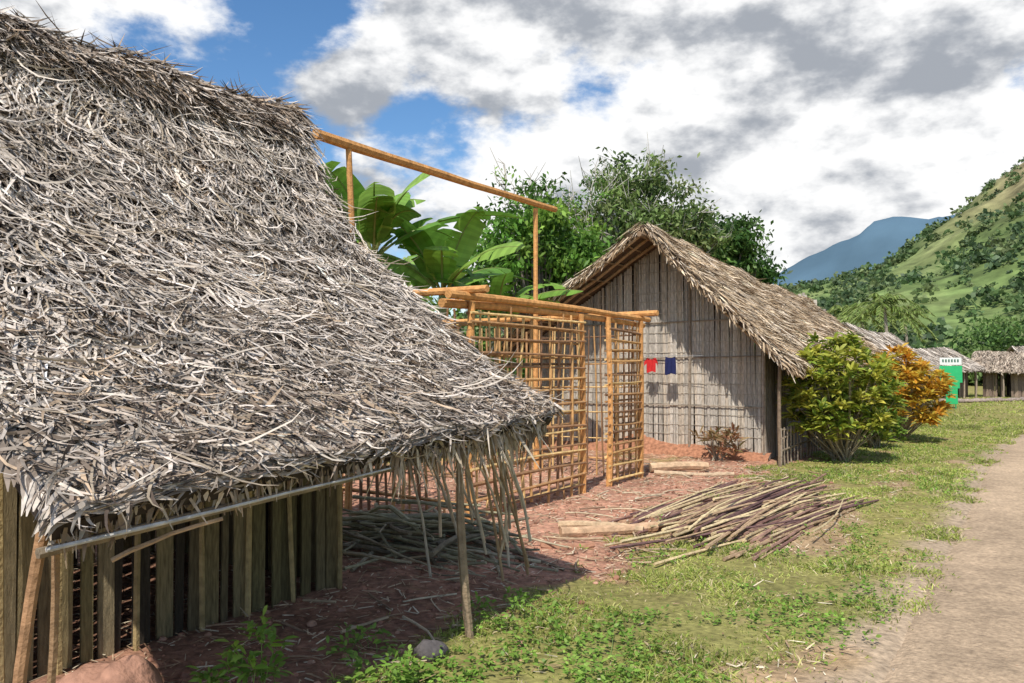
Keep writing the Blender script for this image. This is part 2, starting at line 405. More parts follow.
# ---- bamboo frame house (under construction)
fr=empty('bamboo_house_frame')
BW=[(.52,.30,.12),(.40,.225,.10),(.29,.16,.08),(.64,.44,.19),(.20,.11,.06)]
OR=(.54,.275,.10)
mb=MB()
xf,xb,y0,y1,zt=-5.15,-8.85,6.9,11.2,2.42
for (x_,y_) in((xf,y0),(xf,9.38),(xf,10.15),(xf,y1),(xb,y0),(xb,y1),(xb,9.0),(-7,y0),(-7,y1)):
    top=4.36 if x_==-7 else zt
    pole(mb,(x_,y_,-.1),(x_+U(-.03,.03),y_+U(-.03,.03),top),.045,OR,n=8,bend=.009)
for z,dx in((2.45,0),(2.36,-.09)):
    pole(mb,(xf+dx,y0-.4,z+.02),(xf+dx+.02,y1+.3,z),.05,OR,n=8,bend=.006,taper=.75)
pole(mb,(xb,y0-.3,2.45),(xb,y1+.3,2.45),.045,OR,n=8,bend=.004)
pole(mb,(xf+.25,y0-.05,2.54),(xb-.1,y0,2.54),.04,OR,n=8,bend=.004)
pole(mb,(xf+.3,y1,2.53),(xb-.3,y1,2.53),.045,OR,n=8,bend=.004)
pole(mb,(-7,y0-.55,4.42),(-7,y1+.6,4.44),.068,OR,n=8,bend=.007,taper=.75,seg=9)
mb.build('posts_and_beams',[M_bark],fr)
mb=MB()
def lattice(mb,A,B,z0,z1,vs,hs,skipv=0,dbl=True,rr=(.010,.018)):
    A=np.array(A,float);B=np.array(B,float);L=np.linalg.norm(B-A);d=(B-A)/L;nr=np.array([d[1],-d[0]])
    s=vs*.5
    while s<L:
        if U()>=skipv:
            c=A+d*(s+U(-.03,.03));c2=c+d*U(-.07,.07)
            pole(mb,(c[0],c[1],z0+U(-.08,.05)),(c2[0],c2[1],z1+U(-.05,.06)),U(.012,.022),BW[rng.integers(5)],bend=.009)
        s+=vs*U(.75,1.25)
    z=z0+hs*.6
    while z<z1:
        for sd in ((-1,1) if dbl else (1,)):
            o=nr*.03*sd;zz=z+U(-.035,.035)
            a=A+o-d*.04;b=B+o+d*.04
            pole(mb,(a[0],a[1],zz+U(-.02,.02)),(b[0],b[1],zz+U(-.03,.03)),U(*rr),BW[rng.integers(5)],bend=.006,seg=7)
        z+=hs*U(.85,1.15)
lattice(mb,(xf,y0),(xf,9.38),.05,2.35,.19,.15,rr=(.013,.022))
lattice(mb,(xf,10.15),(xf,y1),.05,2.35,.2,.15,rr=(.013,.022))
lattice(mb,(xf,y0),(xb,y0),.0,2.35,.13,.34)
lattice(mb,(xf,y1),(xb,y1),.0,2.35,.14,.4,dbl=False)
lattice(mb,(xb,y0),(xb,y1),.0,2.35,.3,.45,dbl=False)
mb.build('bamboo_lattice_walls',[M_bamboo],fr)

# ---- hut two
h2=empty('thatched_hut')
TAN=[(.62,.50,.36),(.48,.365,.24),(.35,.255,.165),(.18,.125,.08),(.56,.47,.37)]
def zm2(s,t): return -.55*t*(1-s)+.11*(fbm(s*4+9,t*11,111)-.5)*2-.10*np.sin(np.clip(t,0,1)*np.pi)*(1-s)
R2=[(-6.25,4.38),(-5.6,3.70),(-4.7,2.78),(-4.0,2.1),(-3.5,1.68)]
L2=[(-6.25,4.38),(-7.1,3.85),(-8.5,2.95),(-9.8,2.1)]
S2=make_S(R2,13.8,25.6,zm2);S2l=make_S(L2,13.8,25.6,zm2)
mb=MB();roofbase(mb,S2,(.10,.07,.05),.09);roofbase(mb,S2l,(.10,.07,.05),.09)
thatch(mb,S2,14000,TAN,None,rows=12,rowmix=.6,th=.32,L=(.2,.55),W=(.018,.032),h=(.01,.09),lift=.06,K=3,clump=1.1,over=.4)
thatch(mb,S2l,4500,TAN,None,rows=12,rowmix=.7,th=.25,L=(.3,.7),W=(.02,.045),h=(.01,.08),lift=.03,K=3,over=.3)
ridgecap(mb,S2,1300,TAN,None,.06,.11,(.25,.5),.5);ridgecap(mb,S2l,700,TAN,None,.06,.11,(.25,.5),.5)
for SS in(S2,S2l):
    N=650;s=U(0,1,N);O=SS(s,U(-.002,.004,N))+np.array([0,0,-.03])+rng.normal(0,.025,(N,3))
    D=np.stack([np.sign(SS(.9,.5)[0]+6.25)*U(.1,.9,N),-U(0,.5,N),-U(.4,1,N)],-1)
    leaves(mb,O,D,U(.06,.27,N),U(.02,.035,N),pal(N,TAN),0,(.8,1,.3))
mb.build('roof_thatch',[M_thatch],h2)
mb=MB()
def zr2(x,y):
    if x>-6.25: return float(np.interp(x,[p[0] for p in R2],[p[1] for p in R2]))-.16
    return float(np.interp(-x,[-p[0] for p in L2],[p[1] for p in L2]))-.16
GR=[(.48,.43,.37),(.54,.49,.42),(.40,.36,.31),(.47,.40,.32)]
plankwall(mb,(-9.2,14.8),(-4.3,14.8),.0,zr2,(.03,.06),GR,.003,.02,.0,yawr=.12,cv=.16)
plankwall(mb,(-4.3,14.8),(-4.3,25.4),.0,lambda x,y:2.2,(.05,.09),[(.2,.17,.15),(.26,.22,.19)],.01,.02,.0)  # side wall reeds darker: shade under the eave put into their colour
plankwall(mb,(-9.2,14.8),(-9.2,25.4),.0,lambda x,y:2.4,(.08,.12),GR,.01,.02,.0)
plankwall(mb,(-9.2,25.4),(-4.3,25.4),.0,zr2,(.06,.1),GR,.006,.02,.35)
mb.build('reed_walls',[M_wood],h2)
mb=MB()
for z in np.arange(.4,3.9,.2):
    xl=max(-9.15,-6.25-(4.2-z)*1.6);xr=min(-4.32,-6.25+(4.2-z)*.95)
    if xr-xl>.4: pole(mb,(xl,14.775,z+U(-.02,.02)),(xr,14.775,z+U(-.02,.02)),.006,(.42,.37,.30),bend=.002)
for z in(.95,1.9,2.6):
    xl=-9.1 ;xr=-4.35 if z<2.3 else -4.9
    pole(mb,(xl,14.76,z),(xr,14.76,z+.02),.014,(.30,.25,.2),bend=.002)
for x_ in(-8.9,-6.9,-5.75,-4.32): pole(mb,(x_,14.74,-.1),(x_+.03,14.74,zr2(x_,0)),.026,(.32,.26,.2),n=8,bend=.004)
for y_ in np.arange(14.1,25.6,2.0): pole(mb,(-3.85,y_,-.1),(-3.83,y_,1.85),.035,(.22,.16,.11),n=8,bend=.01)
pole(mb,(-3.83,14,1.86),(-3.83,25.6,1.84),.04,(.2,.15,.11))
for z in(.25,.45,.62): pole(mb,(-3.85,14.1,z),(-3.85,18.2,z),.02,(.28,.22,.16))
for y_ in np.arange(14.1,18.2,.22): pole(mb,(-3.83,y_,0),(-3.83,y_,.66),.015,(.26,.21,.16))
for p_ in ((R2,S2),(L2,S2l)):
    for tq in(0.004,.03,.06):
        P=np.array([p_[1](np.array([q]),np.array([tq]))[0] for q in np.linspace(.0,.99,7)]);P[:,2]-=.14
        tube(mb,P,.035,cj((.38,.26,.15)))
for q in np.linspace(.1,.95,8):
    for SS in(S2,S2l):
        a=SS(np.array([q]),np.array([-.01]))[0];b=SS(np.array([q]),np.array([.12]))[0];a[2]-=.1;b[2]-=.1
        pole(mb,a,b,.02,(.3,.22,.14))
pole(mb,(-6.25,13.6,4.20),(-6.25,25.6,3.6),.05,(.28,.19,.12),n=8,bend=.002)
mb.build('posts_and_rafters',[M_bark],h2)
mb=MB()
nx=60;xs=np.linspace(-9.25,-4.2,nx);hts=.10+.16*fbm(xs*2,xs*0,7)+.22*np.exp(-((xs+6.9)/.35)**2)
P=np.zeros((4,nx,3))
for k,(f,yo) in enumerate(((0,14.5),(.5,14.62),(1,14.74),(1.02,14.83))):
    P[k,:,0]=xs;P[k,:,1]=yo+.06*vn(xs*6,xs*0+k);P[k,:,2]=hts*f-.03*(k==0)
grid(mb,P,(.36,.17,.10));mb.build('mud_plinth',[M_soil],h2,True)

# ---- distant huts
def far_hut(Rp,Lp,ya,yb,cols,nst,wallx,rot=0,loc=(0,0),openf=False):
    h=empty('thatched_hut');zm=lambda s,t:-.15*np.sin(t*3.1)+.06*(fbm(s*4,t*8,151)-.5)
    A=make_S(Rp,ya,yb,zm);B=make_S(Lp,ya,yb,zm);mb=MB();roofbase(mb,A,(.15,.12,.09));roofbase(mb,B,(.15,.12,.09))
    for SS in(A,B): thatch(mb,SS,nst,cols,None,rows=9,rowmix=.7,th=.25,L=(.3,.75),W=(.03,.07),h=(.01,.09),lift=.04,K=3,over=.25)
    mb.build('roof_thatch',[M_thatch],h)
    mb=MB();xl,xr=wallx;zz=Rp[-1][1]+.25
    rz=Rp[0][0]
    def tz(x,y):
        return float(np.interp(abs(x-rz),[abs(p[0]-rz) for p in Rp],[p[1] for p in Rp]))-.15
    DK=[(.20,.15,.12),(.28,.21,.16),(.14,.10,.08)]
    plankwall(mb,(xl,ya+.6),(xr,ya+.6),0,tz,(.08,.16),DK,.01)
    plankwall(mb,(xl,yb-.6),(xr,yb-.6),0,tz,(.08,.16),DK,.01)
    plankwall(mb,(xl,ya+.6),(xl,yb-.6),0,lambda x,y:zz,(.1,.2),DK,.02,skip=.15 if openf else 0)
    plankwall(mb,(xr,ya+.6),(xr,yb-.6),0,lambda x,y:zz,(.1,.2),DK,.02,skip=.15 if openf else 0)
    for yv in np.arange(ya+.3,yb,1.4):
        pole(mb,(Rp[-1][0]-np.sign(Rp[-1][0]-rz)*.25,yv,-.1),(Rp[-1][0]-np.sign(Rp[-1][0]-rz)*.25,yv,zz-.1),.05,(.3,.24,.18))
    mb.build('walls_and_posts',[M_wood],h)
    h.rotation_euler=(0,0,rot);h.location=(loc[0],loc[1],0)
    return h
PG=[(.62,.55,.48),(.47,.41,.35),(.33,.28,.23)]
far_hut([(-6,3.3),(-4.9,2.35),(-3.8,1.6)],[(-6,3.3),(-7.2,2.4),(-8.4,1.6)],30.5,40.5,PG,3500,(-7.8,-4.5))
far_hut([(0,2.7),(1.1,2.15),(2.1,1.55)],[(0,2.7),(-1.1,2.15),(-2.1,1.55)],-3.4,4.5,[(.50,.42,.33),(.38,.31,.24),(.28,.22,.17)],2500,(-1.5,1.4),rot=math.radians(-97),loc=(-.1,55),openf=True)
far_hut([(0,2.9),(1.1,2.2),(2.1,1.6)],[(0,2.9),(-1.1,2.2),(-2.1,1.6)],-4,4,PG,2500,(-1.5,1.4),rot=math.radians(-20),loc=(-6.2,50),openf=True)
far_hut([(0,3.2),(1.3,2.3),(2.4,1.6)],[(0,3.2),(-1.3,2.3),(-2.4,1.6)],-4,4,PG,2500,(-1.7,1.6),rot=math.radians(-60),loc=(1.5,68),openf=True)

# ---------------------------------------------------------------- vegetation
GRN=[(.10,.21,.03),(.14,.27,.045),(.20,.33,.06),(.065,.14,.025),(.27,.36,.08)]
def tree(name,base,lobes,nclump,nleaf,lsize,cols=GRN,trunk=.18,barkcol=(.22,.19,.16),sparse=0,cl=.5,twigs=0):
    mb=MB();base=np.array(base,float)
    lobes=[(np.array(c,float),np.array(r,float)) for c,r in lobes]
    ztop=np.mean([l[0][2] for l in lobes]);fork=base+np.array([U(-.2,.2),U(-.2,.2),(ztop-base[2])*.45])
    tube(mb,[base-[0,0,.2],base*.5+fork*.5+rng.normal(0,.08,3),fork],[trunk*1.25,trunk,trunk*.8],barkcol,0,8)
    vol=np.array([np.prod(l[1]) for l in lobes]);vol/=vol.sum()
    for i in range(nclump):
        c,r=lobes[rng.choice(len(lobes),p=vol)]
        d=rdir(1)[0];rr=U(.45,1.05)
        if d[2]<-.3: d[2]*=.4
        p=c+d*r*rr
        if i%2==0 or sparse:
            mid=fork*.45+(p)*.55+rng.normal(0,.25,3)*np.linalg.norm(p-fork)*.18;mid[2]-=.1
            tube(mb,[fork,(fork+mid)/2+rng.normal(0,.08,3),mid,(mid+p)/2+rng.normal(0,.08,3),p],[trunk*.5,trunk*.33,trunk*.22,trunk*.14,trunk*.05],cj(barkcol),0)
        for q in range(twigs):
            dd=nrm(d*.8+rng.normal(0,.6,3)+[0,0,.4]);tube(mb,[p-dd*.2,p+dd*.3+rng.normal(0,.07,3),p+dd*U(.5,.9)+rng.normal(0,.05,3)],[.018,.012,.006],cj(barkcol),0)
        n=int(nleaf*U(.5,1.4)*(1-sparse))
        if n<1: continue
        sz=cl*U(.6,1.3)
        O=p+rng.normal(0,1,(n,3))*np.array([sz,sz,sz*.62])*.6
        base_c=np.array(cols[rng.integers(len(cols))])*U(.65,1.35)
        cc=base_c[None]*(1+rng.normal(0,.2,(n,1)));cc=np.clip(cc,.008,.6)
        D=rdir(n);D[:,2]-=.2
        leaves(mb,O,D,U(.7,1.3,n)*lsize,U(.4,.6,n)*lsize,cc,.2,m=1)
    return mb.build(name,[M_bark,M_leaf])
def wp(d,r): return (-.556*d+.831*r, .831*d+.556*r)
def T(name,d,r,lob,**k):
    x,y=wp(d,r);L_=[((x+.831*a-.556*b,y+.556*a+.831*b,z),(rx,rx,rz)) for a,b,z,rx,rz in lob]
    return tree(name,(x,y,0),L_,**k)
T('broadleaf_tree',26,4.2,[(0,0,6.2,2.2,1.9),(-1.3,.4,5.6,1.7,1.6),(1.2,0,5.8,1.5,1.4),(.1,0,7.8,1.6,1.1)],nclump=140,nleaf=120,lsize=.18,cols=[(.13,.20,.055),(.18,.25,.075),(.24,.30,.11),(.09,.15,.045)],twigs=2,barkcol=(.54,.51,.46))
T('broadleaf_tree',28,7.2,[(0,0,5.4,1.7,1.6),(-1.1,0,5.9,1.4,1.2),(1.1,0,5.2,1.2,1.2)],nclump=85,nleaf=140,lsize=.2,cols=[(.06,.14,.03),(.09,.18,.04),(.14,.25,.05)])
T('broadleaf_tree',21,.6,[(0,0,4.7,1.6,1.7),(1.1,.3,4.4,1.3,1.3),(-1.1,0,3.9,1.2,1.2)],nclump=80,nleaf=140,lsize=.17,cols=[(.11,.24,.035),(.15,.29,.045),(.08,.17,.03),(.22,.36,.06)])
T('bare_tree',22,.2,[(0,0,5.9,1.1,1.3),(.8,0,5.3,1.0,1.0)],nclump=32,nleaf=44,lsize=.12,sparse=.2,twigs=3,barkcol=(.42,.39,.34),trunk=.08,cl=.4)
T('bare_tree',25,2.4,[(0,0,6.5,1.3,1.2)],nclump=24,nleaf=44,lsize=.13,sparse=.2,twigs=3,barkcol=(.48,.45,.4),trunk=.08,cl=.4)
T('broadleaf_tree',27,1.6,[(0,0,4.5,2.2,1.8)],nclump=60,nleaf=140,lsize=.2)
T('broadleaf_tree',24,-4.2,[(0,0,3.4,2.0,1.3)],nclump=45,nleaf=120,lsize=.2)
def shrubmass(name,pts,per,ls,cols):
    mb=MB()
    for (x,y,z,r) in pts:
        n=int(per*r*r);d=rdir(n);O=np.array([x,y,z])+d*r*U(.3,1.05,(n,1))*[1,1,.85]
        k=O[:,2]>0;O=O[k];n=len(O);bc=np.array(cols[rng.integers(len(cols))])*U(.7,1.3)
        leaves(mb,O,rdir(n)+[0,0,-.2],U(.7,1.3,n)*ls,U(.4,.6,n)*ls,np.clip(bc[None]*(1+rng.normal(0,.22,(n,1))),.006,.5),.2)
    return mb.build(name,[M_leaf])
pts=[]
for i in range(60):
    y=U(6,27);x=U(-15,-10.3);r=U(.5,1.3);pts.append((x,y,U(.3,2.2),r))
for i in range(14): pts.append((U(-9.2,-6),U(28,30),U(.5,2),U(.6,1.1)))
for i in range(16): pts.append((U(-26,-16),U(4,30),U(.5,2.6),U(.9,1.8)))
shrubmass('undergrowth',pts,420,.2,GRN)
pts=[]
for i in range(110):
    d=U(75,112);px=U(740,1120);r_=d*(px-512)/796;x,y=wp(d,r_)
    pts.append((x,y,U(.8,2.6),U(1.3,2.6)))
for (px,d,z,r) in((985,78,4.4,2.8),(965,80,3.2,2.2),(1012,76,4.0,2.6),(1040,72,4.5,3),(1000,82,5.8,2.0),(830,80,4.0,2.2),(800,70,4.0,2.2),(945,85,2.6,1.8),(790,60,3.4,1.8),(975,76,2.4,2.2)):
    x,y=wp(d,d*(px-512)/796);pts.append((x,y,z,r))
for i in range(110):
    x=U(-160,-20);y=U(34,120);pts.append((x,y,U(1.5,3.5),U(1.8,3.4)))
for i in range(50):
    pts.append((U(10,90),U(60,120),U(1.5,4.5),U(1.8,3.2)))
shrubmass('distant_trees',pts,80,.5,[(.085,.155,.04),(.12,.21,.055),(.17,.26,.075),(.065,.13,.038)])
def palm(name,x,y,h,fl=2.6,n=18):
    mb=MB();tube(mb,[(x,y,-.2),(x+.15,y,h*.5),(x,y,h)],[.16,.12,.1],(.3,.26,.22),0,8)
    for i in range(n):
        az=i*2.4+U(-.2,.2);el=U(-.1,1.25);k=np.linspace(0,1,9)
        dh=np.array([math.cos(az),math.sin(az)]);L=fl*U(.85,1.1)
        P=np.stack([x+dh[0]*L*k*math.cos(el),y+dh[1]*L*k*math.cos(el),h+L*k*math.sin(el)-L*.7*k**2.2],-1)
        tube(mb,P,.03,(.2,.23,.08),1)
        q=U(.12,1,60);O=np.stack([np.interp(q,k,P[:,j]) for j in range(3)],-1)
        sd=np.where(np.arange(60)%2,1,-1)[:,None]*np.array([-dh[1],dh[0],0])
        leaves(mb,O,sd+np.array([dh[0]*.7,dh[1]*.7,-.45]),.6*(1-.5*q),.08,pal(60,[(.19,.28,.07),(.27,.34,.10)]),.3,(1,.9,.2),1)
    return mb.build(name,[M_bark,M_leaf])
for px,d,h in((885,56,6.0),(862,60,5.8),(905,64,5.8),(846,70,6.4)):
    x,y=wp(d,d*(px-512)/796);palm('palm_tree',x,y,h,2.8)
def banana(x,y,h,n,L0=2.0,name='banana_plant'):
    mb=MB();tube(mb,[(x,y,-.1),(x+.05,y,h*.5),(x,y,h)],[.13,.1,.07],(.28,.32,.12),0,8)
    a0_=U(0,6)
    for i in range(n):
        az=a0_+i*2.399+U(-.3,.3);el=U(.7,1.4);L=L0*U(.8,1.15);K=26;k=np.linspace(0,1,K)
        dh=np.array([math.cos(az),math.sin(az),0])
        P=np.array([x,y,h-.1])+dh*(L*k*math.cos(el)*(1+.5*k))[:,None];P[:,2]+=L*(k*math.sin(el)-U(.25,.6)*k**2.3)
        tube(mb,P,np.linspace(.03,.006,K),(.32,.38,.12),0)
        t=nrm(np.gradient(P,axis=0));sd=nrm(np.cross(t,[0,0,1.]));roll=U(-.7,.7);up=np.cross(sd,t)
        sd,up=sd*math.cos(roll)+up*math.sin(roll),up*math.cos(roll)-sd*math.sin(roll)
        wd=L*.14*np.interp(k,[0,.14,.22,.5,.8,.93,1],[0,0,.8,1,.85,.5,.05])
        bc=np.array([(.19,.36,.05),(.25,.42,.08),(.13,.28,.04)][rng.integers(3)])
        for sg in(-1,1):
            dr=U(-.1,.3)
            for j in range(3,K-1):
                a0=P[j];a1=P[j+1];tear=U()<.18
                d0=dr;d1=dr
                if tear: dr=np.clip(dr+U(-.25,.3),-.2,.6);d1=d0+.05
                fw=.12
                e0=a0+sg*sd[j]*wd[j]-up[j]*wd[j]*d0+t[j]*wd[j]*fw
                e1=a1+sg*sd[j+1]*wd[j+1]-up[j+1]*wd[j+1]*d1+t[j+1]*wd[j+1]*(fw-(.14 if tear else 0))
                m0=(a0+e0)/2+up[j]*wd[j]*.10;m1=(a1+e1)/2+up[j+1]*wd[j+1]*.10
                c_=bc*(1.1 if j%2 else .95)*U(.95,1.05)
                mb.add([a0,a1,m1,m0,e1,e0],[(0,1,2,3),(3,2,4,5)],c_,0)
    return mb.build(name,[M_leaf])
for d,r,h,n,L0 in((14.0,-2.45,3.7,12,2.4),(14.8,-1.3,3.1,10,2.2),(13.9,-3.6,3.8,9,2.3),(15.6,-.3,2.6,10,2.0),(17,-2.2,3.2,8,2.0)):
    x,y=wp(d,r);banana(x,y,h,n,L0)

def croton(name,x,y,h,r,n,cols,Lf=.2,Wf=.05,nl=22,stemc=(.3,.25,.18),sr=1.):
    mb=MB();z=gz(x,y)
    for i in range(n):
        a=U(0,6.28);q=math.sqrt(U(0,1));zz=h*U(.3,1)*(1-.35*q*q);rr=r*q*(.55+.45*math.sin(min(1,zz/h*1.2)*2.2))
        tip=np.array([x+rr*math.cos(a),y+rr*math.sin(a),z+zz])
        b=np.array([x+U(-.12,.12)*(1 if sr==1 else r*5),y+U(-.12,.12)*(1 if sr==1 else r*5),z-.03])
        if i%2==0: tube(mb,[b,b*.5+tip*.5+rng.normal(0,.04*sr,3),tip],[.016*sr,.011*sr,.006*sr],cj(stemc),0)
        D=rdir(nl);D[:,2]=np.abs(D[:,2])*.9+.05;D[:,:2]+=.25*np.array([math.cos(a),math.sin(a)])
        O=tip+rng.normal(0,.03,(nl,3))*(1 if sr==1 else .5)-[0,0,.06*(1 if sr==1 else .2)]+D*.02
        bc=np.array(cols[rng.integers(len(cols))]);mixc=pal(nl,cols,None,.15)*.5+bc*.5
        leaves(mb,O,D,U(.7,1.2,nl)*Lf,Wf,mixc,.35,(.3,1,.85,.1),1,up=True)
    return mb.build(name,[M_bark,M_leaf])
croton('croton_shrub',-3.12,15.5,2.45,.98,230,[(.21,.30,.04),(.35,.41,.05),(.50,.50,.08),(.12,.20,.03),(.55,.5,.09)],.22,.06)
croton('croton_shrub',-2.95,20.6,2.2,1.1,220,[(.72,.40,.04),(.68,.54,.08),(.5,.30,.04),(.65,.30,.04),(.40,.38,.06)],.24,.065)
croton('croton_shrub',-3.0,18.3,1.1,.5,60,[(.12,.22,.03),(.18,.28,.04)],.2,.05)
croton('cordyline_shrub',-5.0,14.2,.8,.4,18,[(.30,.14,.08),(.38,.22,.12),(.22,.20,.08)],.26,.04,12)
WG=[(.19,.33,.05),(.27,.41,.08),(.14,.26,.04)]
WS=(.16,.24,.07)
croton('weed_plant',-3.25,2.60,.50,.11,17,WG,.08,.026,9,WS,.25)
croton('weed_plant',-3.40,2.48,.32,.09,10,WG,.07,.024,9,WS,.25)
croton('weed_plant',-2.98,3.25,.17,.20,22,WG,.055,.022,8,WS,.2)
croton('weed_plant',-3.02,4.5,.13,.35,30,WG,.05,.022,8,WS,.2)
croton('weed_plant',-2.3,4.2,.10,.5,30,WG,.05,.022,8,WS,.2)
croton('weed_plant',-3.35,3.45,.16,.25,16,WG,.055,.022,7,WS,.2)

# ---------------------------------------------------------------- grass
def grass(name,xr,yr,dens_near,hmul=1,cols=None):
    N=int(dens_near);x=U(*xr,N);q=U(0,1,N)**1.6;y=yr[0]+(yr[1]-yr[0])*q
    edge=.4*(fbm(x*0+3,y*2.2,203)-.5)*2
    g=grassmask(x,y)*(road_dist(x,y)>RW-.05+edge+.3*(U(0,1,N)-.3))
    patch=fbm(x*2.2,y*2.2,201)
    k=(U(0,1,N)<g*(.06+1.3*sst(.36,.64,patch)))&(g>.15)
    k&=~((x<-4.1)&(y>14.6)&(y<26.6))&~((x<-3.9)&(y>30)&(y<41))
    x=x[k];y=y[k];N=len(x);patch=patch[k]
    dist=np.hypot(x,y);sc=1+np.clip((dist-6)/14,0,3)
    h=U(.02,.065,N)*(1+1.3*sst(.5,.8,patch))*hmul*(1+.25*(sc-1));w=U(.003,.006,N)*sc*1.2
    D=np.stack([rng.normal(0,.7,N),rng.normal(0,.7,N),np.ones(N)],-1)
    O=np.stack([x,y,gh(x,y)-.01],-1)
    cols=cols or [(.28,.355,.07),(.37,.43,.10),(.48,.47,.17),(.17,.25,.05),(.56,.47,.29)]
    cc=pal(N,cols,[.25,.28,.24,.10,.13],.15)*(.62+.7*fbm(x*.9,y*.9,207))[:,None]
    mb=MB();leaves(mb,O,D,h,w*1.6,cc,.35,(1,.8,.1))
    return mb.build(name,[M_grass])
grass('grass',(-4.6,-.6),(2.4,30),270000)
grass('grass',(-9,.8),(24,60),50000,1.1)
grass('grass',(3.2,12),(0,40),25000,1.2)
N=8000;x=U(-3.6,-.9,N);y=2.6+20*U(0,1,N)**1.8;g=grassmask(x,y)
k=(U(0,1,N)<g*sst(.5,.7,fbm(x*1.7,y*1.7,221)))&(road_dist(x,y)>RW);x,y=x[k],y[k];N=len(x)
mb=MB();per=5
O=np.repeat(np.stack([x,y,gh(x,y)+U(.01,.05,N)],-1),per,0)+rng.normal(0,.015,(N*per,3));D=rdir(N*per);D[:,2]=np.abs(D[:,2])*.5
leaves(mb,O,D,U(.02,.045,N*per),U(.012,.024,N*per),pal(N*per,WG),.2,(.3,1,.8,.1),up=True)
mb.build('ground_weeds',[M_grass])
N=22000;x=U(-8,-1,N);y=U(2.2,14.5,N);g=grassmask(x,y);k=(U(0,1,N)<(1-g)*.8+.08);x,y=x[k],y[k];N=len(x)
mb=MB();D=rdir(N);D[:,2]*=.12
leaves(mb,np.stack([x,y,gh(x,y)+.018],-1),D,U(.02,.12,N),U(.004,.012,N),pal(N,[(.54,.42,.28),(.38,.26,.16),(.22,.13,.08),(.62,.54,.40)]),0,(1,1,.6),up=True)
mb.build('straw_litter',[M_thatch])
mb=MB()
for i in range(170):
    x=U(-5.0,-2.9);y=U(2.6,13.5);L=U(.12,.6);a=U(0,6.28);d=np.array([math.cos(a),math.sin(a),0])*L/2;p=np.array([x,y,gz(x,y)+.022])
    pole(mb,p-d,p+d,U(.004,.011),[(.45,.34,.22),(.3,.2,.13),(.55,.46,.32)][rng.integers(3)],bend=.04,seg=3)
mb.build('scattered_twigs',[M_bark])

# ---------------------------------------------------------------- stones
def rock(mb,c,r,col,sq=.65,nu=9,nv=12):
    u=np.linspace(0.02,math.pi-.02,nu);v=np.linspace(0,2*math.pi,nv)
    Uu,V=np.meshgrid(u,v,indexing='ij');s=rng.integers(1000)
    d=np.stack([np.sin(Uu)*np.cos(V),np.sin(Uu)*np.sin(V),np.cos(Uu)*sq],-1)
    rr=r*(.6+.8*fbm(d[...,0]*1.8+10+d[...,2],d[...,1]*1.8+10+d[...,2]*.7,s,3));rr[:,-1]=rr[:,0]
    grid(mb,np.array(c)+d*rr[...,None],cj(col))
mb=MB();rock(mb,(-3.93,2.26,.02),.25,(.42,.23,.16),.85,17,25);mb.build('boulder',[M_stone],smooth=True)
mb=MB();rock(mb,(-3.02,3.66,.04),.1,(.10,.09,.09));mb.build('stone',[M_stone],smooth=True)
mb=MB()
for i in range(1100):
    x,y=U(-1.3,3.2),2.5+19*U()**1.5
    r=U(.005,.016)*(1.7 if i%40==0 else 1);rock(mb,(x,y,gz(x,y)+r*.1-.01),r,[(.42,.34,.26),(.27,.22,.17),(.44,.28,.18)][rng.integers(3)],.65,6,8)
mb.build('pebbles',[M_stone],smooth=True)
mb=MB();c=0
while c<1300:
    x,y=U(-5.6,-2.4),U(2.5,14)
    if U()<float(grassmask(np.array([x]),np.array([y]))[0])*.85: continue
    c+=1
    r=.008+.028*U()**3;rock(mb,(x,y,gz(x,y)+r*.1),r,[(.36,.18,.12),(.28,.14,.09),(.45,.26,.18)][rng.integers(3)],.7,6,8)
mb.build('earth_clods',[M_stone],smooth=False)
def log(a,b,r,col,name='log'):
    mb=MB();pole(mb,a,b,r,col,n=8,bend=.02,seg=7);return mb.build(name,[M_bark],smooth=False)
log((-3.95,6.75,.1),(-3.3,7.55,.1),.055,(.44,.29,.18))
log((-4.2,7.15,.08),(-3.35,7.35,.09),.04,(.48,.35,.22))
log((-3.9,6.3,.06),(-3.5,6.6,.06),.04,(.42,.22,.14))
log((-5.3,11.9,.1),(-4.6,12.6,.1),.075,(.46,.32,.2))
log((-5.1,11.6,.07),(-4.0,12.1,.07),.04,(.48,.36,.24))
# stick pile
mb=MB()
SC=[(.21,.115,.095),(.28,.17,.125),(.39,.27,.165),(.52,.40,.23),(.15,.085,.08),(.60,.48,.28)]
for i in range(250):
    cx=-2.9+np.clip(rng.normal(0,.42),-.85,.78);cy=9.4+rng.normal(0,.42)-.35*(cx+2.9);L=U(2.2,3.5)
    a=math.radians(3+np.clip(rng.normal(0,4.0),-8,10))+(cx+2.9)*.07
    d=np.array([math.sin(a),math.cos(a),0]);hgt=max(0,.20-.22*abs(cx+2.9))*U(.05,1)+.02
    p=np.array([cx,cy,gz(cx,cy)+hgt]);tl=U(-.03,.03)
    A=p-d*L/2;B=p+d*L/2
    A[2]=max(p[2]-.06-tl,gz(A[0],A[1])+.02);B[2]=max(p[2]-.06+tl,gz(B[0],B[1])+.02)
    pole(mb,A,B,U(.009,.019),SC[rng.integers(6)],bend=.008,taper=.65)
for i in range(14):
    cx,cy=-2.75+rng.normal(0,.35),8.5+rng.normal(0,.6);L=U(1.6,2.8);a=math.radians(U(-6,26));d=np.array([math.sin(a),math.cos(a),0])
    p=np.array([cx,cy,gz(cx,cy)+U(.05,.18)]);pole(mb,p-d*L/2-[0,0,.03],p+d*L/2-[0,0,.03],U(.009,.015),SC[rng.integers(2,6)],bend=.012,taper=.6)
mb.build('pile_of_sticks',[M_bark])
mb=MB()
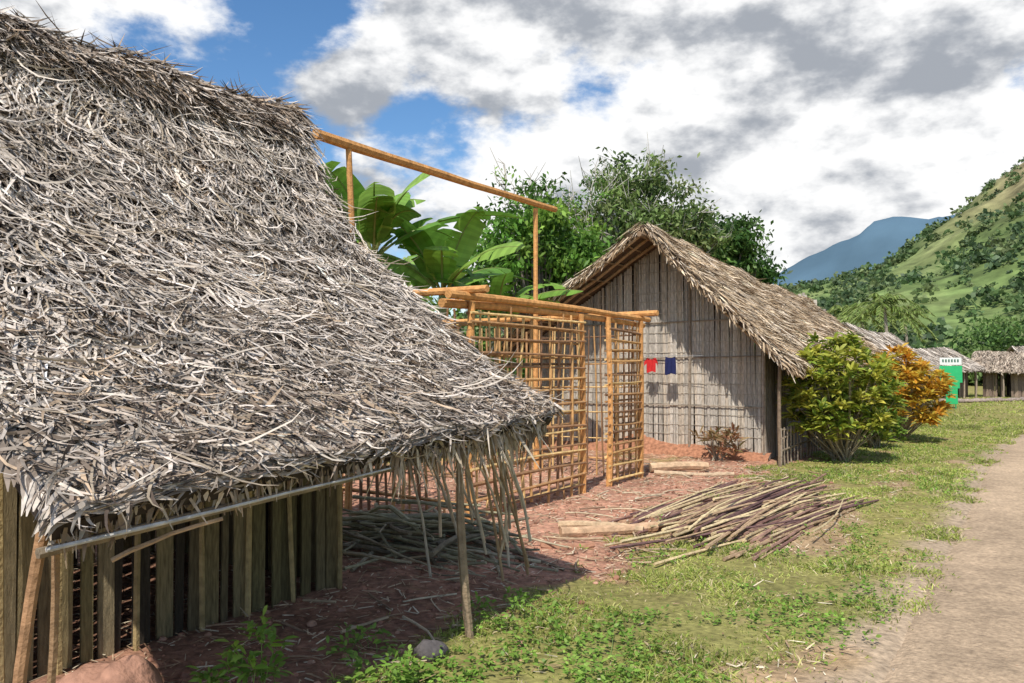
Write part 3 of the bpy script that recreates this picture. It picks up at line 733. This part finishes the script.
for i in range(110):
    cx,cy=-5.0+rng.normal(0,.45),5.65+rng.normal(0,.3);L=U(.6,1.9);a=U(0,6.28) if U()<.4 else math.radians(U(50,120));d=np.array([math.sin(a),math.cos(a),U(-.08,.08)])
    p=np.array([cx,cy,gz(cx,cy)+U(.03,.34)*max(.1,1-abs(cx+5)*.9)])
    A=p-d*L/2;B=p+d*L/2;A[2]=max(A[2],.03);B[2]=max(B[2],.03)
    pole(mb,A,B,U(.010,.026),[(.27,.25,.16),(.33,.31,.20),(.2,.17,.12),(.38,.33,.23)][rng.integers(4)],bend=.045,taper=.6)
mb.build('pile_of_branches',[M_bark])

# ---------------------------------------------------------------- clothes + sign
def shirt(name,x,y,z,w,h,col,sleeves=True):
    mb=MB();nu,nv=9,9;u=np.linspace(-.5,.5,nu);v=np.linspace(0,1,nv);UU,VV=np.meshgrid(u,v,indexing='ij')
    ww=w*(.82+.18*VV);P=np.stack([x+UU*ww,y+.03*np.sin(UU*16+VV*2)*(VV+.3),z-VV*h-.03*np.cos(UU*3.1)*(VV<.05)+.02*np.sin(UU*7+VV)*VV],-1);grid(mb,P,col)
    if sleeves:
        for s in(-1,1):
            a=np.linspace(0,1,4);b=np.linspace(0,1,4);A,B=np.meshgrid(a,b,indexing='ij')
            P=np.stack([x+s*(w*.41+A*w*.3),y+.02*np.sin(A*5),z-A*h*.28-B*h*.3],-1);grid(mb,P,col)
    return mb.build(name,[M_cloth],smooth=True)
shirt('red_shirt',-6.40,14.45,1.9,.20,.28,(.55,.03,.03))
shirt('navy_shorts',-5.98,14.4,1.92,.24,.34,(.02,.025,.09),False)
mb=MB();pole(mb,(-7.6,14.45,1.95),(-5.3,14.35,1.93),.006,(.3,.3,.3),bend=.004);mb.build('clothesline',[M_wood])
sg=empty('information_sign');sx,sy=-3.30,38
mb=MB();G=(.03,.45,.16)
box(mb,(sx,sy,1.55),(.42,0,0),(0,.03,0),(0,0,.24),G)
box(mb,(sx+.02,sy,1.08),(.30,0,0),(0,.028,0),(0,0,.23),G)
box(mb,(sx+.02,sy,.52),(.22,0,0),(0,.026,0),(0,0,.33),G)
for s in(-1,1): box(mb,(sx+s*.37,sy,1.2),(.05,0,0),(0,.026,0),(0,0,.11),G)
mb.build('green_board',[M_paint],sg)
mb=MB();box(mb,(sx,sy,1.98),(.40,0,0),(0,.03,0),(0,0,.15),(.75,.78,.75))
for k in range(6): box(mb,(sx-.28+k*.11,sy-.034,2.0),(.03,0,0),(0,.004,0),(0,0,.06),(.05,.15,.1))
mb.build('white_header',[M_paint],sg)
mb=MB()
for s in(-.12,.16): pole(mb,(sx+s,sy,-.1),(sx+s,sy,.3),.03,(.05,.3,.12),bend=0)
mb.build('legs',[M_paint],sg)
mb=MB()
for i in range(70):
    q=i/70;rock(mb,(-4.2+q*4,43.5+q*6+U(-.2,.2),.08),U(.1,.2),(.3,.24,.2))
mb.build('stone_border',[M_stone],smooth=True)

# ---------------------------------------------------------------- world + sun
sunv=Vector((.18,-.58,.80)).normalized();el=math.asin(sunv.z);az=math.atan2(sunv.x,sunv.y)
w=bpy.data.worlds.new("World");scene.world=w;w.use_nodes=True;nt=w.node_tree;N=nt.nodes;L=nt.links;N.clear()
out=N.new('ShaderNodeOutputWorld');sky=N.new('ShaderNodeTexSky');sky.sky_type='NISHITA';sky.sun_disc=False
sky.sun_elevation=el;sky.sun_rotation=az;sky.air_density=1.0;sky.dust_density=.3;sky.ozone_density=2.5
hs=N.new('ShaderNodeHueSaturation');hs.inputs['Saturation'].default_value=1.2;L.new(sky.outputs[0],hs.inputs['Color'])
bg=N.new('ShaderNodeBackground');bg.inputs[1].default_value=.15;L.new(hs.outputs[0],bg.inputs[0])
tc=N.new('ShaderNodeTexCoord')
def vmath(op,a,b=None):
    n=N.new('ShaderNodeVectorMath');n.operation=op
    for i,q in enumerate((a,b)):
        if q is None: continue
        if isinstance(q,(tuple,list)): n.inputs[i].default_value=q
        else: L.new(q,n.inputs[i])
    return n
def math_(op,a,b=0):
    n=N.new('ShaderNodeMath');n.operation=op
    for i,q in enumerate((a,b)):
        if isinstance(q,(int,float)): n.inputs[i].default_value=q
        else: L.new(q,n.inputs[i])
    return n.outputs[0]
def mapr(v,a,b,c,d):
    n=N.new('ShaderNodeMapRange');n.interpolation_type='SMOOTHSTEP'
    for i,q in enumerate((a,b,c,d)): n.inputs[i+1].default_value=q
    L.new(v,n.inputs[0]);return n.outputs[0]
def noise(vec,sc,det=9,rough=.56,dist=.15):
    n=N.new('ShaderNodeTexNoise');n.inputs['Scale'].default_value=sc;n.inputs['Detail'].default_value=det
    n.inputs['Roughness'].default_value=rough;n.inputs['Distortion'].default_value=dist;L.new(vec,n.inputs['Vector']);return n.outputs[0]
dirv=tc.outputs['Generated']
st=vmath('MULTIPLY',dirv,(1,1,1.8)).outputs[0]
n_a=noise(st,5.2,8,.58,0)
st2=vmath('ADD',st,(.01,-.015,.045)).outputs[0]
n_b=noise(st2,5.2,6,.55,0)
def dv(a,e):
    a=math.radians(a);e=math.radians(e);return (math.sin(a)*math.cos(e),math.cos(a)*math.cos(e),math.sin(e))
blobs=[(-49.0,22.5,.12,-.22),(-40.6,18,.10,-.17),(-48.5,14.5,.12,-.18),(-62,24,.20,.20),(-17,21,.50,.30),(-33,12.0,.17,.20),(-11,9,.3,.2),(-45.5,19.3,.085,.20),(-37,26.5,.20,.20),(30,25,.6,.1),(-100,30,.6,.08)]
tot=None
for a,e,r,amp in blobs:
    d=vmath('DISTANCE',dirv,dv(a,e)).outputs['Value'];v=mapr(d,0,r,amp,0)
    tot=v if tot is None else math_('ADD',tot,v)
dens=math_('ADD',n_a,tot);mask=mapr(dens,.48,.62,0,1)
gb=vmath('DISTANCE',dirv,dv(-17,16.5)).outputs['Value'];gv=mapr(gb,0,.30,.15,0)
gb3=vmath('DISTANCE',dirv,dv(-30,20)).outputs['Value'];gv3=mapr(gb3,0,.17,.08,0)
relief=math_('MULTIPLY',math_('SUBTRACT',n_b,n_a),.9)
shade=math_('ADD',math_('ADD',math_('ADD',n_b,gv),gv3),relief)
sf=mapr(shade,.46,.76,0,1)
cr=N.new('ShaderNodeMix');cr.data_type='RGBA';L.new(sf,cr.inputs[0])
cr.inputs[6].default_value=(1.05,1.05,1.05,1);cr.inputs[7].default_value=(.39,.42,.47,1)
bg2=N.new('ShaderNodeBackground');bg2.inputs[1].default_value=1.0;L.new(cr.outputs[2],bg2.inputs[0])
ms=N.new('ShaderNodeMixShader');L.new(mask,ms.inputs[0]);L.new(bg.outputs[0],ms.inputs[1]);L.new(bg2.outputs[0],ms.inputs[2]);L.new(ms.outputs[0],out.inputs[0])
sl=bpy.data.lights.new('sun','SUN');sl.energy=5.0;sl.angle=math.radians(.5);sl.color=(1,.94,.85)
so=bpy.data.objects.new('sun',sl);scene.collection.objects.link(so);so.rotation_euler=sunv.to_track_quat('Z','Y').to_euler();so.location=(0,0,30)
cam=bpy.data.cameras.new('camera');cam.lens=28;cam.sensor_width=36;cam.clip_end=12000;cam.clip_start=.05
co=bpy.data.objects.new('camera',cam);scene.collection.objects.link(co);co.location=(0,0,1.7)
co.rotation_euler=(math.radians(91.9),0,math.radians(33.8));scene.camera=co
scene.view_settings.view_transform='Standard';scene.view_settings.look='None';scene.view_settings.exposure=0
